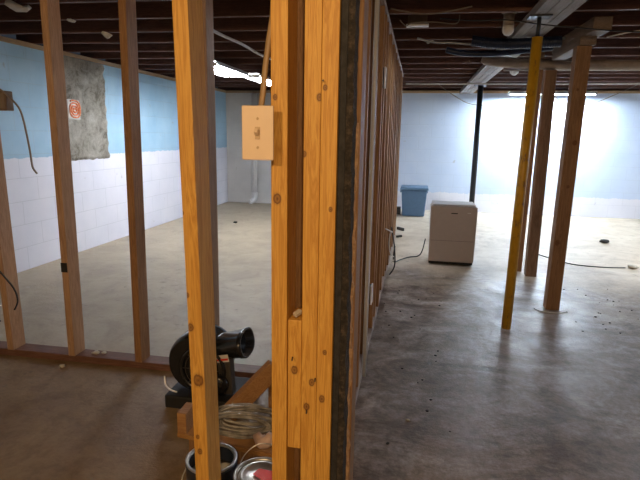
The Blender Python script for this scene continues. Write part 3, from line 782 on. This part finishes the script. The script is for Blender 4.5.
# paint cans
def can(x, y, lab, lid=False, h=.190, r=.0815, m=None):
    t = thing('paint_can', lab, 'paint can', (x, y, 0))
    prof = [(0, .004), (r-.004, .004), (r, 0), (r+.001, .004), (r, .010), (r, h-.012), (r+.0015, h-.008), (r+.001, h-.002)]
    body = prof+[(r-.004, h-.001), (r-.004, .012), (0, .012)] if not lid else prof+[(0, h-.003)]
    obj('body', lathe(nb(), body, (x, y, 0), seg=48), m, t)
    obj('rim', lathe(nb(), [(r+.0005, h-.0015), (r+.002, h+.003), (r-.002, h+.0045), (r-.009, h+.002), (r-.011, h-.003), (r-.006, h-.003)], (x, y, 0), seg=48), m_chrome, t)
    if lid:
        obj('lid', lathe(nb(), [(0, h-.001), (r-.030, h-.001), (r-.026, h+.002), (r-.018, h+.002), (r-.013, h-.002)], (x, y, 0), seg=48), m_chrome, t)
        bm = nb()
        P = [bm.verts.new((x+a, y+b, h+.0026)) for a, b in ((-.022, -.008), (.045, -.046), (.052, -.018), (.040, .018), (-.012, .022))]
        f = bm.faces.new(P); q = bmesh.ops.extrude_face_region(bm, geom=[f])
        for v in [e for e in q['geom'] if isinstance(e, bmesh.types.BMVert)]: v.co.z += .0012
        obj('lid_label', bm, m_red, t, label='red paper label')
    else:
        obj('paint_surface', lathe(nb(), [(0, .13), (r-.0045, .13), (r-.0045, .134), (0, .132)], (x, y, 0), seg=40), m_paint_in, t)
    return t, r, h
m_can = plain('dark_can_print', (.015, .02, .035), .3)
m_can2 = plain('grey_can_print', (.35, .33, .30), .35, metal=.5)
t, r, h = can(-.603, 1.378, 'open black paint can with bright rim at the foot of the near orange stud', m=m_can)
obj('handle', tube(nb(), [(-.688, 1.378, .150), (-.70, 1.36, .115), (-.69, 1.33, .085), (-.64, 1.29, .07)], .002, 6), m_chrome, t)
obj('dried_paint', lathe(nb(), [(0, .0), (.030, .001), (.034, .004), (.020, .006), (0, .006)], (-.575, 1.41, .134), (.0, -.0, 1), 20), m_label, t)
t, r, h = can(-.425, 1.335, 'closed paint can with metal lid and red label at the bottom of the picture', True, m=m_can2)
obj('handle', tube(nb(), [(-.507, 1.345, .165), (-.50, 1.40, .20), (-.46, 1.435, .225), (-.40, 1.43, .225), (-.355, 1.40, .20), (-.3415, 1.345, .165)], .0020, 8), m_chrome, t)
pebble(-.545, 1.535, .024, m_darkscrap, 'dark crumbled lump between the coiled hose and the paint cans')
pebble(-.485, 1.52, .022, m_darkscrap, 'dark crumbled lump right of its neighbour behind the lidded paint can')
o = obj('chisel', lumber(nb(), (-.52, 1.50, .012), (-.43, 1.46, .012), .018, .012, .003), m_chrome)
tag(o, 'small metal scraper blade lying behind the lidded paint can', 'tool')

# ---- left side details
t = thing('junction_box', 'open brown cable box fixed to the leftmost stud', 'electrical box', (-2.10, 2.29, 1.36))
obj('box', box(nb(), -2.126, -2.048, 2.295, 2.345, 1.318, 1.415, .004), m_box, t)
obj('box_face', box(nb(), -2.118, -2.056, 2.2925, 2.2948, 1.328, 1.405, .001), m_greyromex, t)
o = obj('cable', tube(nb(), [(-2.125, 2.280, 1.405), (-2.10, 2.278, 1.421), (-2.07, 2.282, 1.423), (-2.036, 2.31, 1.382), (-2.005, 2.33, 1.33), (-1.985, 2.33, 1.26), (-1.968, 2.33, 1.13), (-1.963, 2.33, 1.06), (-1.958, 2.33, 1.03), (-1.938, 2.33, 1.003)], .0068, 10, squash=.7), m_greyromex)
tag(o, 'grey brown cable end hanging free in front of the blue wall at left', 'cable')
o = obj('cable', tube(nb(), [(-2.30, 2.20, .66), (-2.19, 2.21, .575), (-2.11, 2.22, .475), (-2.06, 2.23, .40), (-2.045, 2.23, .335), (-2.075, 2.235, .28)], .0045, 8), m_bcable)
tag(o, 'black cable looping in front of the leftmost stud', 'cable')
o = obj('cable', tube(nb(), [(-2.26, 2.2, .14), (-2.20, 2.21, .19), (-2.16, 2.225, .215)], .0045, 8), m_bcable)
tag(o, 'short black cable end at the foot of the leftmost stud', 'cable')
o = obj('label_sticker', lumber(nb(), (-1.764, 2.2485, .505), (-1.764, 2.2485, .555), .036, .002, .0005), m_blackmatt)
tag(o, 'small black square of tape on the front of the second stud from the left', 'sticker')
# orange coil on the cement patch
def spiral():
    bm = nb(); P = []
    for i in range(76):
        a = i*.28; r = .006+.0040*a
        ca, sa = math.cos(a), math.sin(a); e = .72
        P.append((XL+.045, 4.60+r*math.copysign(abs(ca)**e, ca), 1.43+r*1.0*math.copysign(abs(sa)**e, sa)))
    tube(bm, P, .0080, 8, 0); return bm
o = obj('rope_coil', spiral(), m_orangerope)
tag(o, 'flat square spiral of orange and white rope on the grey cement patch', 'rope')
obj('backing', box(nb(), XL+.018, XL+.038, 4.51, 4.69, 1.335, 1.525, .006), m_white, o)
# pipe at the back
t = thing('drain_pipe', 'white upright drain pipe at the grey back wall below the switch', 'pipe', (-2.83, 8.66, 0))
obj('pipe', tube(nb(), [(-2.84, 8.72, .14), (-2.83, 8.72, 1.92)], .048, 20, 0), m_pvc, t)
obj('elbow', tube(nb(), [(-2.84, 8.72, .20), (-2.842, 8.715, .10), (-2.87, 8.68, .05), (-2.90, 8.62, .035)], .056, 20, 5, rf=lambda t: 1-.35*t), m_pvc, t)
